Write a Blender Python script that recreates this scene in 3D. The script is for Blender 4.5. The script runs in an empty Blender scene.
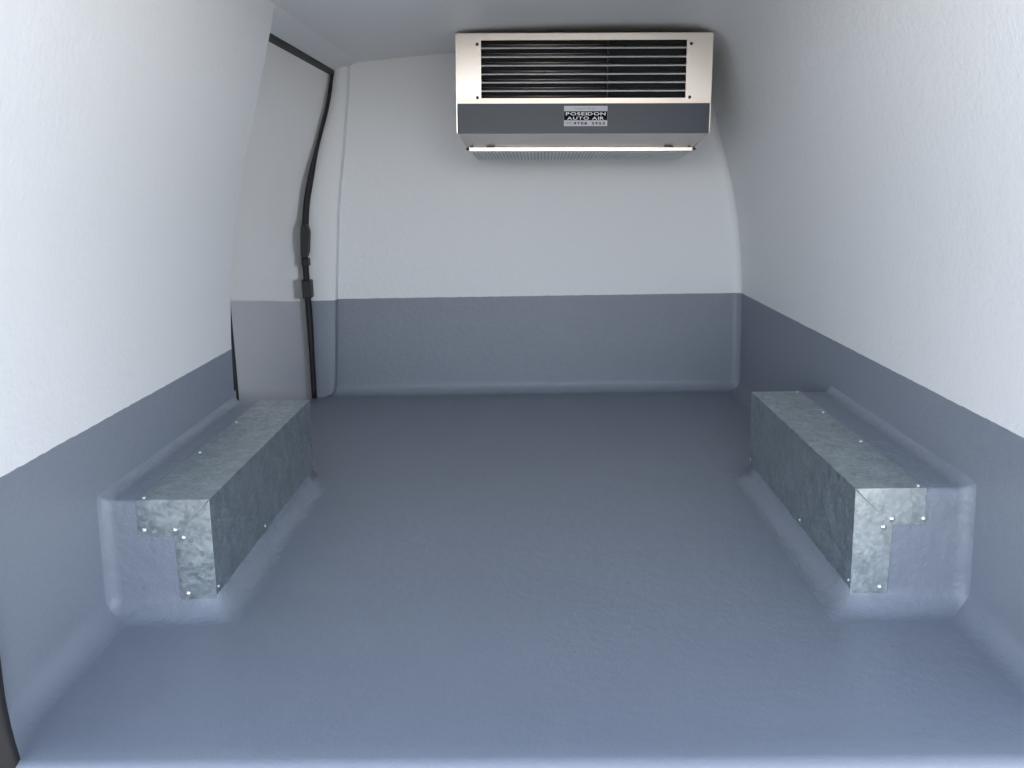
import bpy, bmesh, math, random
from mathutils import Vector, Matrix

# ------------------------------------------------------------------ camera
F_PX, PITCH, YAW, ROLL, CAM_H = 987.4, 0.1998, 0.0198, -0.0176, 0.8009
sc = bpy.context.scene
C = sc.collection
cam_d = bpy.data.cameras.new('camera')
cam = bpy.data.objects.new('camera', cam_d)
C.objects.link(cam)
cy, sy, cp, sp = math.cos(YAW), math.sin(YAW), math.cos(PITCH), math.sin(PITCH)
fw = Vector((-sy*cp, cy*cp, -sp)); rt = Vector((cy, sy, 0)); up = rt.cross(fw)
c, s = math.cos(ROLL), math.sin(ROLL)
r2 = c*rt + s*up; u2 = -s*rt + c*up
cam.matrix_world = Matrix(((r2.x, u2.x, -fw.x, 0), (r2.y, u2.y, -fw.y, 0), (r2.z, u2.z, -fw.z, CAM_H), (0, 0, 0, 1)))
cam_d.sensor_width = 36; cam_d.lens = F_PX/1024*36
cam_d.clip_start = .02; cam_d.clip_end = 300
sc.camera = cam

# ------------------------------------------------------------------ world, sun, exposure
w = bpy.data.worlds.new('sky'); sc.world = w; w.use_nodes = True
nt = w.node_tree; nt.nodes.clear()
out = nt.nodes.new('ShaderNodeOutputWorld'); bg = nt.nodes.new('ShaderNodeBackground')
tc = nt.nodes.new('ShaderNodeTexCoord'); sep = nt.nodes.new('ShaderNodeSeparateXYZ'); mr = nt.nodes.new('ShaderNodeMapRange')
rp = nt.nodes.new('ShaderNodeValToRGB')
mr.inputs['From Min'].default_value = -1; mr.inputs['From Max'].default_value = 1
el = rp.color_ramp.elements
el[0].position = 0; el[0].color = (.22, .20, .18, 1)
el[1].position = 1; el[1].color = (.27, .36, .53, 1)
e = el.new(.49); e.color = (.34, .31, .29, 1)
e = el.new(.51); e.color = (3.9, 4.0, 4.1, 1)
e = el.new(.545); e.color = (3.3, 3.5, 3.75, 1)
e = el.new(.60); e.color = (.92, 1.04, 1.24, 1)
e = el.new(.72); e.color = (.46, .56, .74, 1)
L = nt.links
L.new(tc.outputs['Generated'], sep.inputs[0]); L.new(sep.outputs['Z'], mr.inputs['Value']); L.new(mr.outputs[0], rp.inputs[0])
L.new(rp.outputs[0], bg.inputs['Color']); bg.inputs['Strength'].default_value = 1.0
L.new(bg.outputs[0], out.inputs[0])
sun_d = bpy.data.lights.new('sun', 'SUN'); sun_d.energy = 6.5; sun_d.color = (1, .93, .84); sun_d.angle = .01
sun = bpy.data.objects.new('sun', sun_d); C.objects.link(sun)
sun.rotation_euler = Vector((.35, 1.0, 1.3)).to_track_quat('Z', 'Y').to_euler()      # stands in front of the van: the cargo space stays in open shade
# portal in the rear door opening: guides the sky sampling, gives no light of its own
pd = bpy.data.lights.new('rear_opening_portal', 'AREA'); pd.shape = 'RECTANGLE'; pd.size = 1.7; pd.size_y = 1.4
pd.cycles.is_portal = True
po = bpy.data.objects.new('rear_opening_portal', pd); C.objects.link(po)
po.location = (0, 1.25, .62); po.rotation_euler = (math.pi/2, 0, 0)   # -Z axis points to +Y, into the van
sc.view_settings.view_transform = 'Standard'; sc.view_settings.look = 'None'
sc.view_settings.gamma = 1; sc.view_settings.use_curve_mapping = False
sc.view_settings.exposure = 1.02
sc.cycles.diffuse_bounces = 10; sc.cycles.glossy_bounces = 6; sc.cycles.max_bounces = 14

# ------------------------------------------------------------------ measures (metres)
D = 3.79            # back wall
Y0 = 1.365          # rear end of the side walls
YS = 1.258          # rear edge of the floor
YC = 2.62           # where the left wall stops at the side door
ZD = .3775          # height of the grey coat
PROF = [(0, .812), (.375, .808), (.46, .804), (.54, .798), (.64, .787), (.73, .771), (.80, .755), (.87, .737), (.95, .714), (1.013, .697), (1.10, .673), (1.18, .652)]
DOORP = [(-.03, .852), (.26, .853), (.45, .856), (.567, .855), (.66, .850), (.755, .837), (.85, .814), (.938, .787), (1.01, .764), (1.082, .741), (1.16, .722), (1.235, .708), (1.30, .70)]

def interp(tab, z):
    if z <= tab[0][0]: return tab[0][1]
    n = len(tab)
    for i in range(n-1):
        z0, x0 = tab[i]; z1, x1 = tab[i+1]
        if z <= z1:
            t = (z-z0)/(z1-z0)
            xm = tab[i-1] if i > 0 else (2*z0-z1, 2*x0-x1)
            xp = tab[i+2] if i+2 < n else (2*z1-z0, 2*x1-x0)
            m0 = (x1-xm[1])/(z1-xm[0])*(z1-z0); m1 = (xp[1]-x0)/(xp[0]-z0)*(z1-z0)
            return (2*t**3-3*t*t+1)*x0 + (t**3-2*t*t+t)*m0 + (-2*t**3+3*t*t)*x1 + (t**3-t*t)*m1
    return tab[-1][1]
def P(z): return interp(PROF, z)
def g(d, r):                     # concave fillet: how far the surface has left its plane at distance d from the corner
    if d >= r: return 0.0
    d = max(d, 0)
    return r - math.sqrt(max(r*r-(r-d)**2, 0))
def lin(a, b, n): return [a+(b-a)*i/(n-1) for i in range(n)]
def uniq(v): return sorted(set(round(x, 5) for x in v))

# ------------------------------------------------------------------ materials
def mat(name, base=(.5, .5, .5), rough=.5, metal=0., coat=0., coat_rough=.1, ior=1.5):
    m = bpy.data.materials.new(name); m.use_nodes = True
    b = m.node_tree.nodes['Principled BSDF']
    b.inputs['Base Color'].default_value = (*base, 1); b.inputs['Roughness'].default_value = rough
    b.inputs['Metallic'].default_value = metal; b.inputs['Coat Weight'].default_value = coat
    b.inputs['Coat Roughness'].default_value = coat_rough; b.inputs['IOR'].default_value = ior
    return m
def N(m, t, **k):
    n = m.node_tree.nodes.new(t)
    for a, v in k.items():
        if a in n.inputs: n.inputs[a].default_value = v
        else: setattr(n, a, v)
    return n
def LK(m, a, b): m.node_tree.links.new(a, b)
def bsdf(m): return m.node_tree.nodes['Principled BSDF']
def bump_stack(m, layers):
    """layers: (scale, distance, strength, detail)"""
    geo = N(m, 'ShaderNodeNewGeometry'); prev = None
    for sc_, dist, stg, det in layers:
        no = N(m, 'ShaderNodeTexNoise', Scale=sc_, Detail=det, Roughness=.55)
        LK(m, geo.outputs['Position'], no.inputs['Vector'])
        b = N(m, 'ShaderNodeBump', Strength=stg, Distance=dist)
        LK(m, no.outputs['Fac'], b.inputs['Height'])
        if prev: LK(m, prev.outputs[0], b.inputs['Normal'])
        prev = b
    LK(m, prev.outputs[0], bsdf(m).inputs['Normal'])
GREY = (.238, .268, .322)
WHITE = (.83, .85, .86)
def gel_coat(name, two_tone=True, rough_w=.5, rough_g=.42, bumpk=1.0):
    m = mat(name); b = bsdf(m)
    geo = N(m, 'ShaderNodeNewGeometry')
    if two_tone:
        sx = N(m, 'ShaderNodeSeparateXYZ'); LK(m, geo.outputs['Position'], sx.inputs[0])
        nz = N(m, 'ShaderNodeTexNoise', Scale=38., Detail=2.); LK(m, geo.outputs['Position'], nz.inputs['Vector'])
        ad = N(m, 'ShaderNodeMath', operation='MULTIPLY_ADD'); LK(m, nz.outputs['Fac'], ad.inputs[0]); ad.inputs[1].default_value = .0035; LK(m, sx.outputs['Z'], ad.inputs[2])
        gt = N(m, 'ShaderNodeMapRange'); gt.inputs['From Min'].default_value = ZD+.0012; gt.inputs['From Max'].default_value = ZD+.0026
        LK(m, ad.outputs[0], gt.inputs['Value'])
        mx = N(m, 'ShaderNodeMix', data_type='RGBA'); mx.inputs[6].default_value = (*GREY, 1); mx.inputs[7].default_value = (*WHITE, 1)
        LK(m, gt.outputs[0], mx.inputs[0]); LK(m, mx.outputs[2], b.inputs['Base Color'])
        mq = N(m, 'ShaderNodeMix', data_type='FLOAT'); mq.inputs[2].default_value = rough_g; mq.inputs[3].default_value = rough_w
        LK(m, gt.outputs[0], mq.inputs[0]); LK(m, mq.outputs[0], b.inputs['Roughness'])
    bump_stack(m, [(12, .005*bumpk, .4, 2), (70, .0024*bumpk, .6, 3), (240, .0009*bumpk, .7, 2)])
    return m
M_wall = gel_coat('two_tone_fibreglass_coat')
M_floor = mat('grey_floor_coat', GREY, .40)
# wear: faint cloudy variation
_n = N(M_floor, 'ShaderNodeTexNoise', Scale=3., Detail=5.); _g = N(M_floor, 'ShaderNodeNewGeometry'); LK(M_floor, _g.outputs['Position'], _n.inputs['Vector'])
_mx = N(M_floor, 'ShaderNodeMix', data_type='RGBA'); _mx.inputs[6].default_value = (.228, .256, .308, 1); _mx.inputs[7].default_value = (.258, .288, .344, 1)
LK(M_floor, _n.outputs['Fac'], _mx.inputs[0]); LK(M_floor, _mx.outputs[2], bsdf(M_floor).inputs['Base Color'])
bump_stack(M_floor, [(9, .006, .35, 2), (52, .0018, .55, 4), (220, .0009, .7, 2)])
M_arch = mat('grey_arch_coat', GREY, .38)
bump_stack(M_arch, [(18, .007, .6, 2), (62, .0026, .65, 3), (240, .0009, .7, 2)])
M_ceil = mat('white_ceiling_coat', WHITE, .5); bump_stack(M_ceil, [(14, .004, .35, 2), (75, .0012, .5, 3)])
M_door = mat('glossy_door_panel', (.80, .79, .78), .08, ior=1.7, coat=1, coat_rough=.02)
bsdf(M_door).inputs['Coat IOR'].default_value = 1.75
bump_stack(M_door, [(2.2, .008, .10, 1)])
M_rubber = mat('black_rubber', (.012, .012, .014), .6)
M_plastic = mat('black_plastic', (.012, .012, .014), .5)
M_ext = mat('van_body_paint', (.7, .7, .7), .3)
M_dark = mat('dark_void', (.012, .013, .014), .8)

def galv(name, lo=(.28, .33, .35), hi=(.58, .65, .68)):
    m = mat(name, metal=.92, rough=.4); b = bsdf(m)
    geo = N(m, 'ShaderNodeNewGeometry')
    dist = N(m, 'ShaderNodeTexNoise', Scale=22., Detail=3.); LK(m, geo.outputs['Position'], dist.inputs['Vector'])
    va = N(m, 'ShaderNodeVectorMath', operation='MULTIPLY_ADD'); LK(m, dist.outputs['Color'], va.inputs[0]); va.inputs[1].default_value = (.03, .03, .03); LK(m, geo.outputs['Position'], va.inputs[2])
    vo = N(m, 'ShaderNodeTexVoronoi', Scale=140.); LK(m, va.outputs[0], vo.inputs['Vector'])
    no = N(m, 'ShaderNodeTexNoise', Scale=26., Detail=5., Roughness=.65); LK(m, geo.outputs['Position'], no.inputs['Vector'])
    sx = N(m, 'ShaderNodeSeparateColor'); LK(m, vo.outputs['Color'], sx.inputs[0])
    ad = N(m, 'ShaderNodeMath', operation='MULTIPLY_ADD'); LK(m, sx.outputs[0], ad.inputs[0]); ad.inputs[1].default_value = .42; 
    sc2 = N(m, 'ShaderNodeMath', operation='MULTIPLY_ADD'); LK(m, no.outputs['Fac'], sc2.inputs[0]); sc2.inputs[1].default_value = 1.5; sc2.inputs[2].default_value = -.45
    LK(m, sc2.outputs[0], ad.inputs[2])
    mx = N(m, 'ShaderNodeMix', data_type='RGBA', clamp_factor=True); mx.inputs[6].default_value = (*lo, 1); mx.inputs[7].default_value = (*hi, 1)
    LK(m, ad.outputs[0], mx.inputs[0]); LK(m, mx.outputs[2], b.inputs['Base Color'])
    mr_ = N(m, 'ShaderNodeMapRange'); mr_.inputs['To Min'].default_value = .30; mr_.inputs['To Max'].default_value = .58
    LK(m, sx.outputs[1], mr_.inputs['Value']); LK(m, mr_.outputs[0], b.inputs['Roughness'])
    bu = N(m, 'ShaderNodeBump', Strength=.08, Distance=.0008); LK(m, no.outputs['Fac'], bu.inputs['Height']); LK(m, bu.outputs[0], b.inputs['Normal'])
    return m
M_galv = galv('galvanised_steel')
M_rivet = mat('bright_rivet', (.86, .86, .87), .25, metal=.9)
def brushed(name, col, rough):
    m = mat(name, col, rough, metal=.95)
    geo = N(m, 'ShaderNodeNewGeometry'); mp = N(m, 'ShaderNodeMapping'); mp.inputs['Scale'].default_value = (6, 200, 260)
    LK(m, geo.outputs['Position'], mp.inputs['Vector'])
    no = N(m, 'ShaderNodeTexNoise', Scale=1., Detail=3.); LK(m, mp.outputs[0], no.inputs['Vector'])
    r = N(m, 'ShaderNodeMapRange'); r.inputs['To Min'].default_value = rough-.06; r.inputs['To Max'].default_value = rough+.08
    LK(m, no.outputs['Fac'], r.inputs['Value']); LK(m, r.outputs[0], bsdf(m).inputs['Roughness'])
    bu = N(m, 'ShaderNodeBump', Strength=.06, Distance=.0008); LK(m, no.outputs['Fac'], bu.inputs['Height']); LK(m, bu.outputs[0], bsdf(m).inputs['Normal'])
    return m
M_steel = brushed('brushed_stainless', (.76, .70, .635), .32)
M_alu = brushed('bright_aluminium', (.88, .87, .86), .28)
M_band = mat('slate_grey_paint', (.050, .062, .080), .42)
M_coil = mat('dark_coil', (.035, .03, .03), .5, metal=.3)
M_tube = mat('coil_tube', (.42, .36, .33), .4, metal=.8)
M_grille = mat('grey_grille', (.60, .62, .60), .6)
M_stk = mat('silver_sticker', (.52, .53, .56), .35); M_stkb = mat('black_print', (.006, .006, .010), .8); bsdf(M_stkb).inputs['Specular IOR Level'].default_value = .15
M_stkw = mat('white_print', (.92, .93, .95), .4)
M_ground = mat('pale_concrete', (.40, .37, .33), .9)
_n = N(M_ground, 'ShaderNodeTexNoise', Scale=1.3, Detail=6.); _g = N(M_ground, 'ShaderNodeNewGeometry'); LK(M_ground, _g.outputs['Position'], _n.inputs['Vector'])
_mx = N(M_ground, 'ShaderNodeMix', data_type='RGBA'); _mx.inputs[6].default_value = (.32, .30, .27, 1); _mx.inputs[7].default_value = (.46, .43, .39, 1)
LK(M_ground, _n.outputs['Fac'], _mx.inputs[0]); LK(M_ground, _mx.outputs[2], bsdf(M_ground).inputs['Base Color'])

# ------------------------------------------------------------------ mesh helpers
def obj(name, bm, m, parent=None, smooth=False, fix=True):
    if fix: bmesh.ops.recalc_face_normals(bm, faces=bm.faces[:])
    me = bpy.data.meshes.new(name); bm.to_mesh(me); bm.free(); me.materials.append(m)
    if smooth:
        for p_ in me.polygons: p_.use_smooth = True
    o = bpy.data.objects.new(name, me); C.objects.link(o)
    if parent: o.parent = parent
    return o
def struct(name, bm, m, **k):
    o = obj(name, bm, m, **k); o['kind'] = 'structure'; return o
def thing(name, label, cat, loc=(0, 0, 0), group=None):
    o = bpy.data.objects.new(name, None); C.objects.link(o); o.location = loc
    o['label'] = label; o['category'] = cat
    if group: o['group'] = group
    return o
def grid(bm, rows):
    """rows of equal length of points -> quads"""
    v = [[bm.verts.new(p_) for p_ in r] for r in rows]
    for i in range(len(v)-1):
        for j in range(len(v[0])-1):
            bm.faces.new((v[i][j], v[i][j+1], v[i+1][j+1], v[i+1][j]))
    return v
def slab(name, inner, outer, m, smooth=True, parent=None, structure=True):
    """closed sheet between two grids of the same size; the first shows"""
    bm = bmesh.new(); a = grid(bm, inner); b = grid(bm, outer)
    n, k = len(a), len(a[0])
    for j in range(k-1):
        bm.faces.new((a[0][j], a[0][j+1], b[0][j+1], b[0][j])); bm.faces.new((a[n-1][j], a[n-1][j+1], b[n-1][j+1], b[n-1][j]))
    for i in range(n-1):
        bm.faces.new((a[i][0], a[i+1][0], b[i+1][0], b[i][0])); bm.faces.new((a[i][k-1], a[i+1][k-1], b[i+1][k-1], b[i][k-1]))
    bmesh.ops.recalc_face_normals(bm, faces=bm.faces[:])
    for e_ in bm.edges:
        if len(e_.link_faces) == 2 and e_.calc_face_angle(0) > math.radians(40): e_.smooth = False
    o = obj(name, bm, m, smooth=smooth, parent=parent)
    if structure: o['kind'] = 'structure'
    return o
def box(bm, x0, x1, y0, y1, z0, z1, bev=0, seg=2):
    r = bmesh.ops.create_cube(bm, size=1); vs = r['verts']
    bmesh.ops.scale(bm, vec=(x1-x0, y1-y0, z1-z0), verts=vs); bmesh.ops.translate(bm, vec=((x0+x1)/2, (y0+y1)/2, (z0+z1)/2), verts=vs)
    if bev:
        es = list({e_ for v in vs for e_ in v.link_edges})
        bmesh.ops.bevel(bm, geom=es, offset=bev, segments=seg, profile=.5, affect='EDGES')
def prism(bm, poly, axis, a, b):
    """poly of 2-D points extruded along axis ('x': poly is (y,z); 'y': poly is (x,z))"""
    f = (lambda p_, t: (t, p_[0], p_[1])) if axis == 'x' else (lambda p_, t: (p_[0], t, p_[1]))
    A = [bm.verts.new(f(p_, a)) for p_ in poly]; B = [bm.verts.new(f(p_, b)) for p_ in poly]
    bm.faces.new(A); bm.faces.new(B[::-1]); n = len(poly)
    for i in range(n): bm.faces.new((A[i], A[(i+1) % n], B[(i+1) % n], B[i]))
def tube(bm, path, r, seg=10, sx=1.0):
    """round section swept along a path (list of Vectors)"""
    path = [Vector(p_) for p_ in path]; rings = []; prev = None
    for i, p_ in enumerate(path):
        t = (path[min(i+1, len(path)-1)]-path[max(i-1, 0)]).normalized()
        n = (prev - t*prev.dot(t)) if prev else t.orthogonal()
        n.normalize(); b = t.cross(n); prev = n
        rings.append([bm.verts.new(p_ + r*(math.cos(a)*n*sx+math.sin(a)*b)) for a in [2*math.pi*k/seg for k in range(seg)]])
    for i in range(len(rings)-1):
        for k in range(seg):
            bm.faces.new((rings[i][k], rings[i][(k+1) % seg], rings[i+1][(k+1) % seg], rings[i+1][k]))
    bm.faces.new(rings[0]); bm.faces.new(rings[-1][::-1])
def dome(bm, centre, normal, r, h, seg=14, rings=4):
    """flattened button on a surface"""
    n = Vector(normal).normalized(); u = n.orthogonal().normalized(); v = n.cross(u); cpt = Vector(centre)
    rr = []
    for i in range(rings):
        a = math.pi/2*i/rings
        rr.append([bm.verts.new(cpt + n*h*math.sin(a) + r*math.cos(a)*(math.cos(t)*u+math.sin(t)*v)) for t in [2*math.pi*k/seg for k in range(seg)]])
    top = bm.verts.new(cpt+n*h)
    for i in range(rings-1):
        for k in range(seg): bm.faces.new((rr[i][k], rr[i][(k+1) % seg], rr[i+1][(k+1) % seg], rr[i+1][k]))
    for k in range(seg): bm.faces.new((rr[-1][k], rr[-1][(k+1) % seg], top))
    bm.faces.new(rr[0][::-1])

# ------------------------------------------------------------------ the setting: ground and van shell
bm = bmesh.new(); box(bm, -14, 14, -16, 9, -.72, -.62)
struct('ground', bm, M_ground)

RF = .045
# floor with a rounded rear lip
ys = [YS, YS+.002, YS+.005, YS+.010, YS+.018] + lin(YS+.06, D+.02, 40)
def lip(y):
    d = y-YS
    return 0 if d >= .018 else -(.018-math.sqrt(max(.018**2-(.018-d)**2, 0)))
xs = lin(-.862, .83, 36)
def fx(y): return lin(-.757 if y < 1.30 else -.82, .83, 36) if y < Y0 else xs
inner = [[(x, YS, -.10) for x in fx(YS)]] + [[(x, y, lip(y)) for x in fx(y)] for y in ys]
outer = [[(x, YS+.03, -.11) for x in fx(YS)]] + [[(x, max(y, YS+.03), -.12) for x in fx(y)] for y in ys]
slab('floor', inner, outer, M_floor)

# side walls: concave cove at the floor, lean-in above
zrows = uniq([0, .0008, .003, .006, .010, .015, .021, .028, .036, .045] + lin(.06, 1.18, 46))
TOP_R = [(.641, 1.213), (.624, 1.242), (.592, 1.263), (.54, 1.277), (.46, 1.284)]
TOP_L = [(.646, 1.200), (.641, 1.222), (.638, 1.238), (.633, 1.246), (.625, 1.250)]
YL0 = 1.278         # rear end of the left wall, where its lower part turns in to the jamb
def turn(y, z):
    k = max(0, min(1, (1.40-y)/(1.40-YL0)))
    return .056*k**1.6*(1-max(0, min(1, (z-.35)/.5)))
def wall_pts(side, y, off=0, cove=True):
    pts = []
    for z in zrows:
        t = turn(y, z) if side < 0 else 0
        rf = RF*(1-.75*turn(y, 0)/.056) if side < 0 else RF
        pts.append((side*(P(z) - (g(z, rf) if not off else 0) - t + off), y, z))
    for x, z in (TOP_R if side > 0 else TOP_L): pts.append((side*(x+off*.7), y, z+off*.7))
    return pts
yr = lin(Y0, D+.02, 26)
slab('wall_right', [wall_pts(1, y) for y in yr], [wall_pts(1, y, .04) for y in yr], M_wall)
yl = lin(YL0, 1.42, 9) + lin(1.48, YC, 12)
slab('wall_left', [wall_pts(-1, y) for y in yl], [wall_pts(-1, y, .085) for y in yl], M_wall)

# ceiling, slightly crowned
cx = lin(-.625, .46, 30)
def cz(x):
    t = (x+.625)/1.085
    return 1.250 + (1.284-1.250)*t + .016*4*t*(1-t)
yc = lin(Y0-.02, D+.02, 12)
slab('ceiling', [[(x, y, cz(x)) for x in cx] for y in yc], [[(x, y, cz(x)+.05) for x in cx] for y in yc], M_ceil)

# header above the side door
hp = [(-.620, 1.2515), (-.635, 1.246), (-.65, 1.240), (-.67, 1.232), (-.690, 1.224), (-.702, 1.217)]
yh = lin(YC-.005, D+.02, 10)
slab('trim_1', [[(x, y, z) for x, z in hp] for y in yh], [[(x-.02, y, z+.06) for x, z in hp] for y in yh], M_ceil)

# back wall with coves to the floor and to the right wall
XS = [(0, -.768), (.1, -.757), (.374, -.741), (.56, -.727), (.753, -.711), (.937, -.685), (1.1, -.664), (1.235, -.650)]
def seam(z): return interp(XS, z)
zb = uniq([0, .0008, .003, .006, .010, .015, .021, .028, .036, .045] + lin(.06, 1.29, 44))
def xcols(z):
    xr = (P(z) if z <= 1.18 else .643)+.004; xl = seam(z)-.02
    us = [0, .1, .2, .3, .4, .5, .6, .7, .8, .9]
    a = [xl+(xr-.045-xl)*u for u in us]
    return a + [xr-d for d in (.045, .036, .028, .021, .015, .010, .006, .003, .0008, 0)]
def by(x, z):
    xr = (P(z) if z <= 1.18 else .643)+.004
    return D - g(z, .04) - g(xr-x, .034)
slab('wall_back', [[(x, by(x, z), z) for x in xcols(z)] for z in zb], [[(x, D+.05, z) for x in xcols(z)] for z in zb], M_wall)

# pillar beside the side door (stands 26 mm proud of the back wall), lower end rounded
EDGE = [(0, -.842), (.26, -.842), (.45, -.846), (.567, -.846), (.66, -.838), (.755, -.827), (.85, -.803), (.938, -.779), (1.01, -.756), (1.082, -.733), (1.16, -.715), (1.235, -.706)]
zp = uniq(lin(.0, .03, 5) + lin(.05, 1.232, 40))
def pil(z):
    a, b = interp(EDGE, z), seam(z)
    if z < .03: b -= .03 - math.sqrt(max(.03**2-(.03-z)**2, 0))
    r = .008; yf_ = D-.046
    pts = [(a, yf_+.06), (a, yf_+r), (a+r*.3, yf_+r*.3), (a+r, yf_)]
    pts += [(a+r+(b-r-a-r)*t, yf_-.004*math.sin(math.pi*t)) for t in (.25, .5, .75)]
    pts += [(b-r, yf_), (b-r*.3, yf_+r*.3), (b, yf_+r), (b, yf_+.06)]
    return pts
slab('trim_2', [[(x, y, z) for x, y in pil(z)] for z in zp], [[(x, D+.045, z) for x, y in pil(z)] for z in zp], M_wall)

# rear jamb on the left, seen past the end of the left wall, with its rubber seal
bm = bmesh.new(); zj = uniq(lin(-.10, 1.2, 24))
prism(bm, [(-(P(max(z, 0)))-.010, z) for z in zj] + [(-(P(max(z, 0)))-.14, z) for z in reversed(zj)], 'y', YL0+.004, Y0+.03)
struct('trim_3', bm, M_ext)
bm = bmesh.new(); zs_ = lin(-.14, .90, 44); sx_ = lambda z: -(P(max(z, 0))-turn(YL0, max(z, 0)))+.012*(1-min(1, max(0, z/.12)))**2
grid(bm, [[(sx_(z)-.09, YL0-.002, z), (sx_(z)-.09, YL0-.020, z), (sx_(z)-.006, YL0-.020, z), (sx_(z)-.001, YL0-.016, z), (sx_(z)+.001, YL0-.010, z), (sx_(z)+.001, YL0-.002, z), (sx_(z)-.09, YL0-.002, z)] for z in zs_])
o = struct('trim_4', bm, M_rubber, smooth=True)

# right rear jamb, outer side skin and roof skin of the van body
bm = bmesh.new()
prism(bm, [(P(max(z, 0))+.010, z) for z in lin(-.30, 1.2, 26)] + [(P(max(z, 0))+.15, z) for z in reversed(lin(-.30, 1.2, 26))], 'y', Y0+.002, Y0+.04)
struct('trim_5', bm, M_ext)
for nm, sd_ in (('trim_6', 1), ('trim_7', -1)):
    zz_ = lin(-.30, 1.30, 24)
    slab(nm, [[(sd_*(P(min(max(z, 0), 1.18))+.14), y, z) for z in zz_] for y in lin(Y0+.01, D+.2, 8)], [[(sd_*(P(min(max(z, 0), 1.18))+.15), y, z) for z in zz_] for y in lin(Y0+.01, D+.2, 8)], M_ext)
bm = bmesh.new(); box(bm, -.80, .80, Y0, D+.2, 1.345, 1.365, .008); struct('trim_8', bm, M_ext)

# ------------------------------------------------------------------ side door, glossy inner panel with seal and latch
zd_ = lin(-.06, 1.30, 48); yd = lin(2.60, 3.86, 14)
def dx(z): return -interp(DOORP, z)
slab('door_1', [[(dx(z), y, z) for y in yd] for z in zd_], [[(dx(z)-.05, y, z) for y in yd] for z in zd_], M_door)
door = bpy.data.objects['door_1']
bm = bmesh.new()
# rubber seal running up the pillar, along the header and down the near edge of the opening
path = [(interp(EDGE, z)-.009+.007*max(0, min(1, (.95-z)/.15)), D-.052, z) for z in lin(0.0, 1.185, 40)]
path += [(interp(EDGE, 1.2)-.006, D-.055, 1.203), (-.712, D-.06, 1.212)] + [(-.712, y, 1.2125) for y in lin(D-.09, 2.66, 14)]
tube(bm, path, .013, 12)
for v in bm.verts:
    if v.co.z < .27:
        k = min(1, (.27-v.co.z)/.08); cxx = interp(EDGE, v.co.z)-.002; v.co.x = cxx + (v.co.x-cxx)*(1-.25*k)+.001*k
seal = obj('door_seal', bm, M_rubber, door, smooth=True)
bm = bmesh.new(); tube(bm, [(dx(z)+.003, 2.765, z) for z in lin(.05, .60, 30)], .008, 10)
obj('door_seal', bm, M_rubber, door, smooth=True)
# latch: long keeper plate with a striker under it, and a square buffer block
lx = lambda z: interp(EDGE, z)+.006
bm = bmesh.new(); prism(bm, [(lx(.66)-.016, .664), (lx(.66)+.004, .668), (lx(.64)+.014, .640), (lx(.56)+.013, .565), (lx(.53)+.006, .545), (lx(.53)-.014, .545), (lx(.56)-.018, .565)], 'y', D-.087, D-.048)
bmesh.ops.bevel(bm, geom=bm.edges[:], offset=.003, segments=2, affect='EDGES')
kp = obj('latch_plate', bm, M_plastic, door)
bm = bmesh.new(); box(bm, lx(.53)-.014, lx(.53)+.012, D-.082, D-.048, .512, .541, .003); box(bm, lx(.53)-.008, lx(.53)+.002, D-.094, D-.072, .520, .534, .002)
obj('striker', bm, M_plastic, door)
bm = bmesh.new(); box(bm, lx(.43)-.022, lx(.43)+.017, D-.097, D-.048, .392, .460, .004)
obj('buffer_block', bm, M_plastic, door)

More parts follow.
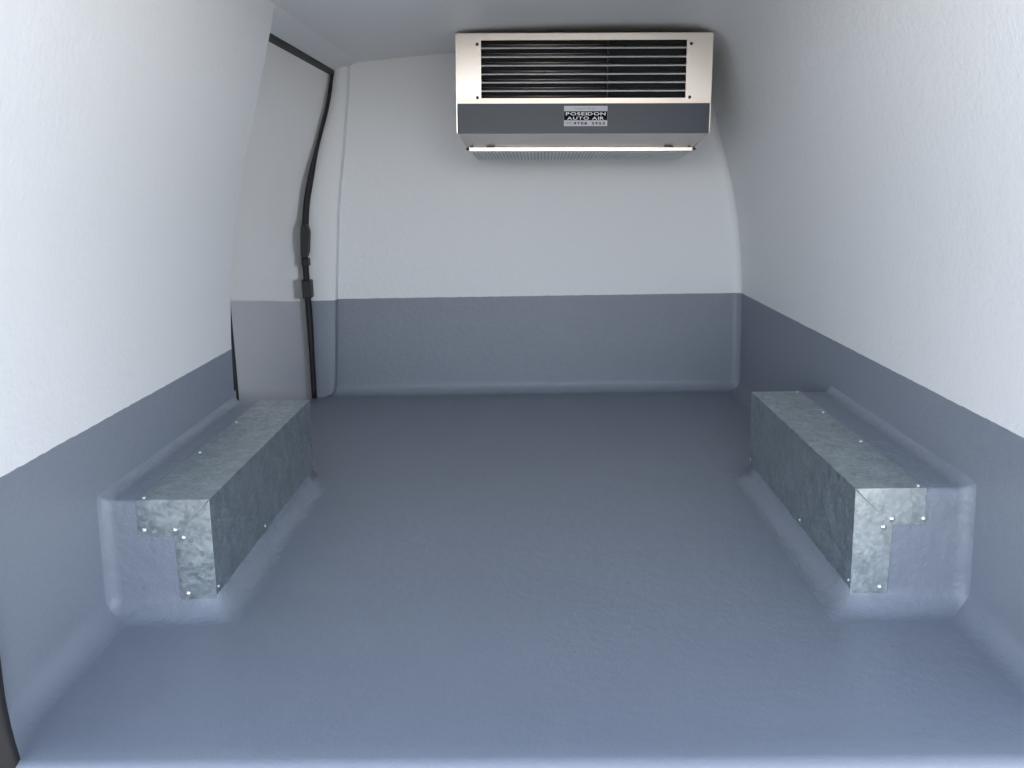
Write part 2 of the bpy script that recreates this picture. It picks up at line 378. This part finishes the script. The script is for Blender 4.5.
# ------------------------------------------------------------------ wheel arch boxes with galvanised covers
YF, YB = 1.757, 2.620
def arch(side, zt, label, xi=.602):
    root = thing('wheel_arch_box', label, 'wheel arch', (side*.7, (YF+YB)/2, 0), 'wheel arch boxes along the side walls')
    o_ = Vector(root.location)
    def X(x): return side*x - o_.x
    def Yc(y): return y-o_.y
    RB, RW = .046, .028
    XW = .8128
    zz = uniq([0, .0008, .003, .006, .010, .015, .021, .028, .036, .046] + lin(.06, zt-.010, 9)) 
    def rr(z): return g(z, RB)
    bm = bmesh.new()
    dws = [0, .0006, .002, .004, .007, .011, .016, .022, .028]
    # path of the plan: (x, y, nx, ny, wallflare)
    plan = [(XW-d, YF, 0, -1, g(d, RW)) for d in dws] + [(XW-.028-(XW-.028-xi)*t, YF, 0, -1, 0) for t in (.2, .4, .6, .8)]
    plan += [(xi, YF, -1, -1, 0)] + [(xi, YF+(YB-YF)*t, -1, 0, 0) for t in [i/12 for i in range(1, 12)]] + [(xi, YB, -1, 1, 0)]
    plan += [(XW-.028-(XW-.028-xi)*t, YB, 0, 1, 0) for t in (.8, .6, .4, .2)] + [(XW-d, YB, 0, 1, g(d, RW)) for d in reversed(dws)]
    def ring(z, inset=0, dz=0):
        out_ = []
        for (x, y, nx, ny, fl) in plan:
            o2 = rr(z)-inset
            out_.append((X(x+nx*o2), Yc(y+ny*(o2+fl)), z + dz + (fl*min(1, max(0, (z-zt+.12)/.12)))))
        return out_
    rings = [ring(z) for z in zz] + [ring(zt, .0005, -.008), ring(zt, .0020, -.0035), ring(zt, .005, -.001), ring(zt, .009, 0)]
    V = grid(bm, rings)
    last = V[-1]; n = len(plan); h = n//2
    # top: bridge the front half of the last ring to the back half
    nd = len(dws)
    fcols = last[:nd+4+1]; bcols = last[::-1][:nd+4+1]
    prev = fcols
    steps = 12
    side_v = last[nd+4:n-(nd+4)]          # inner edge, front corner .. back corner
    for k in range(1, steps+1):
        if k == steps: cur = bcols
        else:
            t = k/steps; cur = []
            for j, (a, b) in enumerate(zip(fcols, bcols)):
                if j == len(fcols)-1: cur.append(side_v[k])
                else: cur.append(bm.verts.new(a.co.lerp(b.co, t)))
        for j in range(len(cur)-1): bm.faces.new((prev[j], prev[j+1], cur[j+1], cur[j]))
        prev = cur
    obj('arch_body', bm, M_arch, root, smooth=True)
    # galvanised cover: top sheet, side sheet and the two L shaped end flanges
    T = .0016; xo = .742 if side < 0 else .725; zl = .031
    a = xi-T; fy = YF-T; byy = YB+T; zt2 = zt+T
    bm = bmesh.new()
    box(bm, min(X(a), X(xo)), max(X(a), X(xo)), Yc(YF), Yc(YB), zt+.0002, zt2)
    top = obj('top_sheet', bm, M_galv, root)
    bm = bmesh.new(); box(bm, min(X(a), X(xi-.0002)), max(X(a), X(xi-.0002)), Yc(YF), Yc(YB), zl+.012, zt-.0)
    sd = obj('side_sheet', bm, M_galv, root)
    def flange(y0, y1):
        bm = bmesh.new()
        # top tab and side tab, mitred at the corner with a dark open slit
        prism(bm, [(X(xo), zt2), (X(xo+.0015), zt-.069), (X(xi+.069), zt-.069), (X(xi+.010), zt-.0105), (X(xi+.0015), zt-.001), (X(a+.001), zt2)], 'y', Yc(y0), Yc(y1))
        return bm
    def flange2(y0, y1):
        bm = bmesh.new()
        prism(bm, [(X(a), zt2-.0015), (X(xi+.009), zt-.0125), (X(xi+.0695), zt-.0685), (X(xi+.067), zl), (X(a), zl)], 'y', Yc(y0), Yc(y1))
        return bm
    for (y0, y1, sg) in ((fy, YF-.0002, -1), (YB+.0002, byy, 1)):
        f1 = obj('flange', flange(y0, y1), M_galv, root); f2 = obj('flange', flange2(y0, y1), M_galv, root)
        yy = Yc(y0 if sg < 0 else y1)
        for (x, z, par) in ((xi+.127, zt-.058, f1), (xi+.069, zt-.058, f1), (xi+.054, zt-.0735, f2), (xi+.054, zl+.015, f2)):
            bm = bmesh.new(); dome(bm, (X(x), yy, z), (0, sg, 0), 0.0058, .0034); obj('rivet', bm, M_rivet, par, smooth=True)
    for y in (YF+.012, 2.09, 2.37, YB-.012):
        bm = bmesh.new(); dome(bm, (X(xo-.010), Yc(y), zt2), (0, 0, 1), .0052, .0032); obj('rivet', bm, M_rivet, top, smooth=True)
    for y in (YF+.012, 2.11, YB-.012):
        bm = bmesh.new(); dome(bm, (X(a), Yc(y), zl+.024), (-side, 0, 0), .0040, .0024); obj('rivet', bm, M_rivet, sd, smooth=True)
    return root
arch(-1, .2315, 'left grey wheel arch box with galvanised steel cover, beside the side door', .606)
arch(1, .2380, 'right grey wheel arch box with galvanised steel cover, against the unbroken side wall', .597)

# ------------------------------------------------------------------ cooling unit on the back wall
Wd = .801; YU = 3.25
unit = thing('cooling_unit', 'stainless steel cooling unit with louvred front and grey band high on the back wall', 'air conditioner', (-.2255, YU, .88))
unit.rotation_euler = (0, .016, 0)
zz0 = .88
def Zu(z): return z-zz0
# housing behind the fascia
def loft(sections):
    """sections: list of (x0,x1,y0,y1,z) from top to bottom"""
    bm = bmesh.new(); rings = []
    for (x0, x1, y0, y1, z) in sections:
        rings.append([bm.verts.new(p_) for p_ in ((x0, y0, z), (x1, y0, z), (x1, y1, z), (x0, y1, z))])
    for a, b in zip(rings, rings[1:]):
        for k in range(4): bm.faces.new((a[k], a[(k+1) % 4], b[(k+1) % 4], b[k]))
    bm.faces.new(rings[0][::-1]); bm.faces.new(rings[-1])
    return bm
yb_ = D-YU
bm = loft([(.003, Wd-.003, .045, yb_-.002, Zu(1.263)), (.003, Wd-.003, .045, yb_-.002, Zu(.968)), (.035, Wd-.058, .06, yb_-.002, Zu(.925)), (.035, Wd-.058, .06, yb_-.002, Zu(.908))])
obj('housing', bm, M_steel, unit)
# front panel with the rectangular opening, its lower strip folded slightly downwards
bm = bmesh.new(); XO0, XO1, ZO0, ZO1 = .0765, .7225, 1.0705, 1.246
x_ = [0, XO0, XO1, Wd]; z_ = [1.2655, ZO1, ZO0]
def fy_(z): return 0 if z >= ZO0 else (ZO0-z)*.14
def q(ax, bx, az, bz, y0, y1):
    pass
V = {}
for i, x in enumerate(x_):
    for j, z in enumerate([1.2655, ZO1, ZO0, 1.0545]):
        V[i, j, 0] = bm.verts.new((x, fy_(z), Zu(z))); V[i, j, 1] = bm.verts.new((x, .012+fy_(z), Zu(z)))
for i in range(3):
    for j in range(3):
        if (i, j) == (1, 1): continue
        for k in (0, 1): bm.faces.new([V[i, j, k], V[i+1, j, k], V[i+1, j+1, k], V[i, j+1, k]])
for i in range(3):
    bm.faces.new([V[i, 0, 0], V[i+1, 0, 0], V[i+1, 0, 1], V[i, 0, 1]]); bm.faces.new([V[i, 3, 0], V[i+1, 3, 0], V[i+1, 3, 1], V[i, 3, 1]])
for j in range(3):
    bm.faces.new([V[0, j, 0], V[0, j+1, 0], V[0, j+1, 1], V[0, j, 1]]); bm.faces.new([V[3, j, 0], V[3, j+1, 0], V[3, j+1, 1], V[3, j, 1]])
for a, b in (((1, 1), (2, 1)), ((2, 1), (2, 2)), ((2, 2), (1, 2)), ((1, 2), (1, 1))):
    bm.faces.new([V[a[0], a[1], 0], V[b[0], b[1], 0], V[b[0], b[1], 1], V[a[0], a[1], 1]])
fp = obj('front_panel', bm, M_steel, unit)
# rolled top edge
bm = bmesh.new(); box(bm, 0, Wd, .004, .05, Zu(1.2655), Zu(1.2685), .001); obj('top_flange', bm, M_steel, unit)
for (x, z) in ((.0645, 1.234), (.0645, 1.0725), (.736, 1.234), (.736, 1.0725)):
    bm = bmesh.new(); dome(bm, (x, 0, Zu(z)), (0, -1, 0), .0052, .0028); sc_ = obj('screw', bm, mat_screw if 'mat_screw' in globals() else globals().setdefault('mat_screw', mat('dark_screw', (.10, .09, .09), .35, metal=.9)), unit, smooth=True)
    bm = bmesh.new(); box(bm, x-.0032, x+.0032, -.0034, -.0024, Zu(z)-.0006, Zu(z)+.0006); obj('slot', bm, M_stkb, sc_)
# dark recess with coil tubes, louvre blades and the centre stay
bm = bmesh.new()
d0, d1 = .012, .044
box(bm, XO0-.004, XO1+.004, d1-.003, d1, Zu(ZO0)-.003, Zu(ZO1)+.003)
box(bm, XO0-.006, XO0-.0005, d0, d1, Zu(ZO0)-.003, Zu(ZO1)+.003); box(bm, XO1+.0005, XO1+.006, d0, d1, Zu(ZO0)-.003, Zu(ZO1)+.003)
box(bm, XO0-.004, XO1+.004, d0, d1, Zu(ZO0)-.004, Zu(ZO0)-.0005); box(bm, XO0-.004, XO1+.004, d0, d1, Zu(ZO1)+.0005, Zu(ZO1)+.004)
obj('coil_recess', bm, M_dark, unit)
lz = [1.245-(v-40)/58*.176 for v in (47.5, 56.3, 64.9, 73.4, 81.8, 90.3)]
for z in lz:
    bm = bmesh.new(); zc = Zu(z)
    prism(bm, [(.0022, zc-.0022), (.0030, zc+.0022), (.020, zc+.0080), (.020, zc+.0060), (.0050, zc-.0022)], 'x', XO0-.002, XO1+.002)
    obj('louvre', bm, M_alu, unit)
for z in [lz[0]+.0135]+[a-.0135 for a in lz]:
    bm = bmesh.new(); tube(bm, [(XO0, .030, Zu(z)), (.474, .030, Zu(z))], .0022, 8); obj('coil_tube', bm, M_tube, unit, smooth=True)
bm = bmesh.new(); box(bm, .4745, .478, .0035, .04, Zu(ZO0), Zu(ZO1)); obj('centre_stay', bm, M_coil, unit)
# grey band
bm = bmesh.new(); prism(bm, [(.0025, Zu(1.0542)), (.0045, Zu(.9620)), (.04, Zu(.9620)), (.04, Zu(1.0542))], 'x', .001, Wd-.0015)
bd = obj('grey_band', bm, M_band, unit)
# lower panel, tapering in towards the outlet
bm = bmesh.new()
A = [(.0015, .0035, Zu(.9617)), (Wd-.004, .0035, Zu(.9617)), (Wd-.044, .020, Zu(.9205)), (.030, .020, Zu(.9205))]
Bk = [(x, y+.05, z) for x, y, z in A]
va = [bm.verts.new(p_) for p_ in A]; vb = [bm.verts.new(p_) for p_ in Bk]
bm.faces.new(va); bm.faces.new(vb[::-1])
for k in range(4): bm.faces.new((va[k], va[(k+1) % 4], vb[(k+1) % 4], vb[k]))
obj('lower_panel', bm, M_steel, unit)
# end caps: folded sheet following the side profile, standing slightly proud
for sgn, x0 in ((-1, -.0035), (1, Wd+.0005)):
    bm = bmesh.new(); xw = .003
    ins = .030 if sgn < 0 else .044
    pr = [(.002, 1.2665, 0), (.0045, 1.056, 0), (.006, .964, 0), (.020, .918, ins), (.30, .918, ins), (.30, .964, 0), (yb_-.004, .964, 0), (yb_-.004, 1.2665, 0)]
    a = [bm.verts.new((x0-sgn*i_, y, Zu(z))) for y, z, i_ in pr]; b = [bm.verts.new((x0+xw-sgn*i_, y, Zu(z))) for y, z, i_ in pr]
    for idx in ((0, 1, 2, 5, 6, 7), (2, 3, 4, 5)):
        bm.faces.new([a[i] for i in idx]); bm.faces.new([b[i] for i in idx][::-1])
    for i in range(8): bm.faces.new((a[i], a[(i+1) % 8], b[(i+1) % 8], b[i]))
    obj('end_cap', bm, M_steel, unit)
# outlet lip and ribbed air grille underneath
bm = bmesh.new(); box(bm, .035, .753, .010, .024, Zu(.9055), Zu(.9205), .0025); obj('outlet_lip', bm, M_steel, unit)
for x in (.034, .756):
    bm = bmesh.new(); dome(bm, (x-.004 if x < .1 else x+.003, .016, Zu(.914)), (0, -1, 0), .0045, .006); obj('hinge_pin', bm, M_plastic, unit, smooth=True)
for x0, x1 in ((.092, .118), (.040, .049), (.662, .690), (.738, .746)):
    bm = bmesh.new(); box(bm, x0, x1, .006, .020, Zu(.9188), Zu(.9222)); obj('clip', bm, M_plastic, unit)
bm = bmesh.new()
prism(bm, [(.022, Zu(.9050)), (.215, Zu(.8855)), (.215, Zu(.9)), (.05, Zu(.915))], 'x', .040, .750)
for v in bm.verts:
    if v.co.y > .2: v.co.x = .054 if v.co.x < .4 else .728
gr = obj('outlet_grille', bm, M_grille, unit)
bm = bmesh.new(); n = 62
for i in range(n):
    x = .045+(.745-.045)*i/(n-1); xb_ = .058+(.724-.058)*i/(n-1); ov = len(bm.verts)
    prism(bm, [(.023, Zu(.9045)), (.023, Zu(.9025)), (.215, Zu(.8825)), (.215, Zu(.8860))], 'x', x-.0028, x+.0028)
    bm.verts.ensure_lookup_table()
    for v in bm.verts[ov:]:
        if v.co.y > .2: v.co.x += xb_-x
obj('grille_rib', bm, mat('pale_grille_rib', (.85, .86, .84), .6), gr)['kind'] = 'stuff'

# sticker: silver label with a black field
SX0, SX1, SZ1, SZ0 = .3395, .4775, 1.0465, .9845
def syy(z): return .0025 + (1.0542-z)/(.0907)*.002 - .0007
tilt = math.atan(.002/.0907)
bm = bmesh.new()
prism(bm, [(syy(SZ1), Zu(SZ1)), (syy(SZ0), Zu(SZ0)), (syy(SZ0)+.0006, Zu(SZ0)), (syy(SZ1)+.0006, Zu(SZ1))], 'x', SX0, SX1)
st = obj('sticker', bm, M_stk, unit)
bz1, bz0 = SZ1-.0165, SZ1-.0440
bm = bmesh.new(); prism(bm, [(syy(bz1)-.0003, Zu(bz1)), (syy(bz0)-.0003, Zu(bz0)), (syy(bz0)+.0002, Zu(bz0)), (syy(bz1)+.0002, Zu(bz1))], 'x', SX0+.0005, SX1-.0005)
obj('black_field', bm, M_stkb, st)
def glyphs(body, bold, cell=None):
    """polygons of a line of lettering in a flat 2-D frame"""
    V_, F_ = [], []; x = 0
    for ch in body:
        if ch == ' ': x += cell or .33; continue
        turned = ch == '9'                        # a nine is the six turned round
        cu = bpy.data.curves.new('glyph', 'FONT'); cu.body = '6' if turned else ch; cu.size = 1; cu.offset = bold
        to = bpy.data.objects.new('glyph', cu); C.objects.link(to)
        dg = bpy.context.evaluated_depsgraph_get(); me = bpy.data.meshes.new_from_object(to.evaluated_get(dg))
        co = [(v.co.x, v.co.y) for v in me.vertices]; fs = [tuple(p_.vertices) for p_ in me.polygons]
        bpy.data.objects.remove(to); bpy.data.curves.remove(cu); bpy.data.meshes.remove(me)
        a, b = min(p_[0] for p_ in co), max(p_[0] for p_ in co); lo, hi = min(p_[1] for p_ in co), max(p_[1] for p_ in co)
        if turned: co = [(a+b-p_[0], lo+hi-p_[1]) for p_ in co]
        w_ = b-a; sh = x-a if not cell else x+(cell-w_)/2-a
        n0 = len(V_); V_ += [(p_[0]+sh, p_[1]) for p_ in co]; F_ += [tuple(i_+n0 for i_ in f_) for f_ in fs]
        x += cell or (w_+.13)
    return V_, F_
def text(name, body, x0, x1, z0, z1, m, bold=0.0, cell=None):
    V_, F_ = glyphs(body, bold, cell)
    ax, bx = min(v[0] for v in V_), max(v[0] for v in V_); ay, by_ = min(v[1] for v in V_), max(v[1] for v in V_)
    bm = bmesh.new(); vs = []
    for v in V_:
        x = x0+(v[0]-ax)/(bx-ax)*(x1-x0); z = z0+(v[1]-ay)/(by_-ay)*(z1-z0)
        vs.append(bm.verts.new((x, syy(z)-.0006, Zu(z))))
    for f_ in F_:
        try: bm.faces.new([vs[i_] for i_ in f_])
        except ValueError: pass
    return obj(name, bm, m, st)
text('sticker_lettering', 'Transported by', SX0+.034, SX1-.040, SZ1-.0125, SZ1-.0040, mat('grey_print', (.20, .21, .23), .4))
text('sticker_lettering', 'POSEIDON', SX0+.006, SX1-.006, SZ1-.0290, SZ1-.0196, M_stkw, .015)
text('sticker_lettering', 'AUTO AIR', SX0+.010, SX1-.011, SZ1-.0422, SZ1-.0330, M_stkw, .015)
text('sticker_lettering', '(03)', SX0+.005, SX0+.026, SZ0+.0035, SZ0+.0125, mat('mid_grey_print', (.10, .10, .12), .4))
text('sticker_lettering', '9708 3953', SX0+.031, SX1-.008, SZ0+.0040, SZ0+.0125, M_stkb, .03, .66)
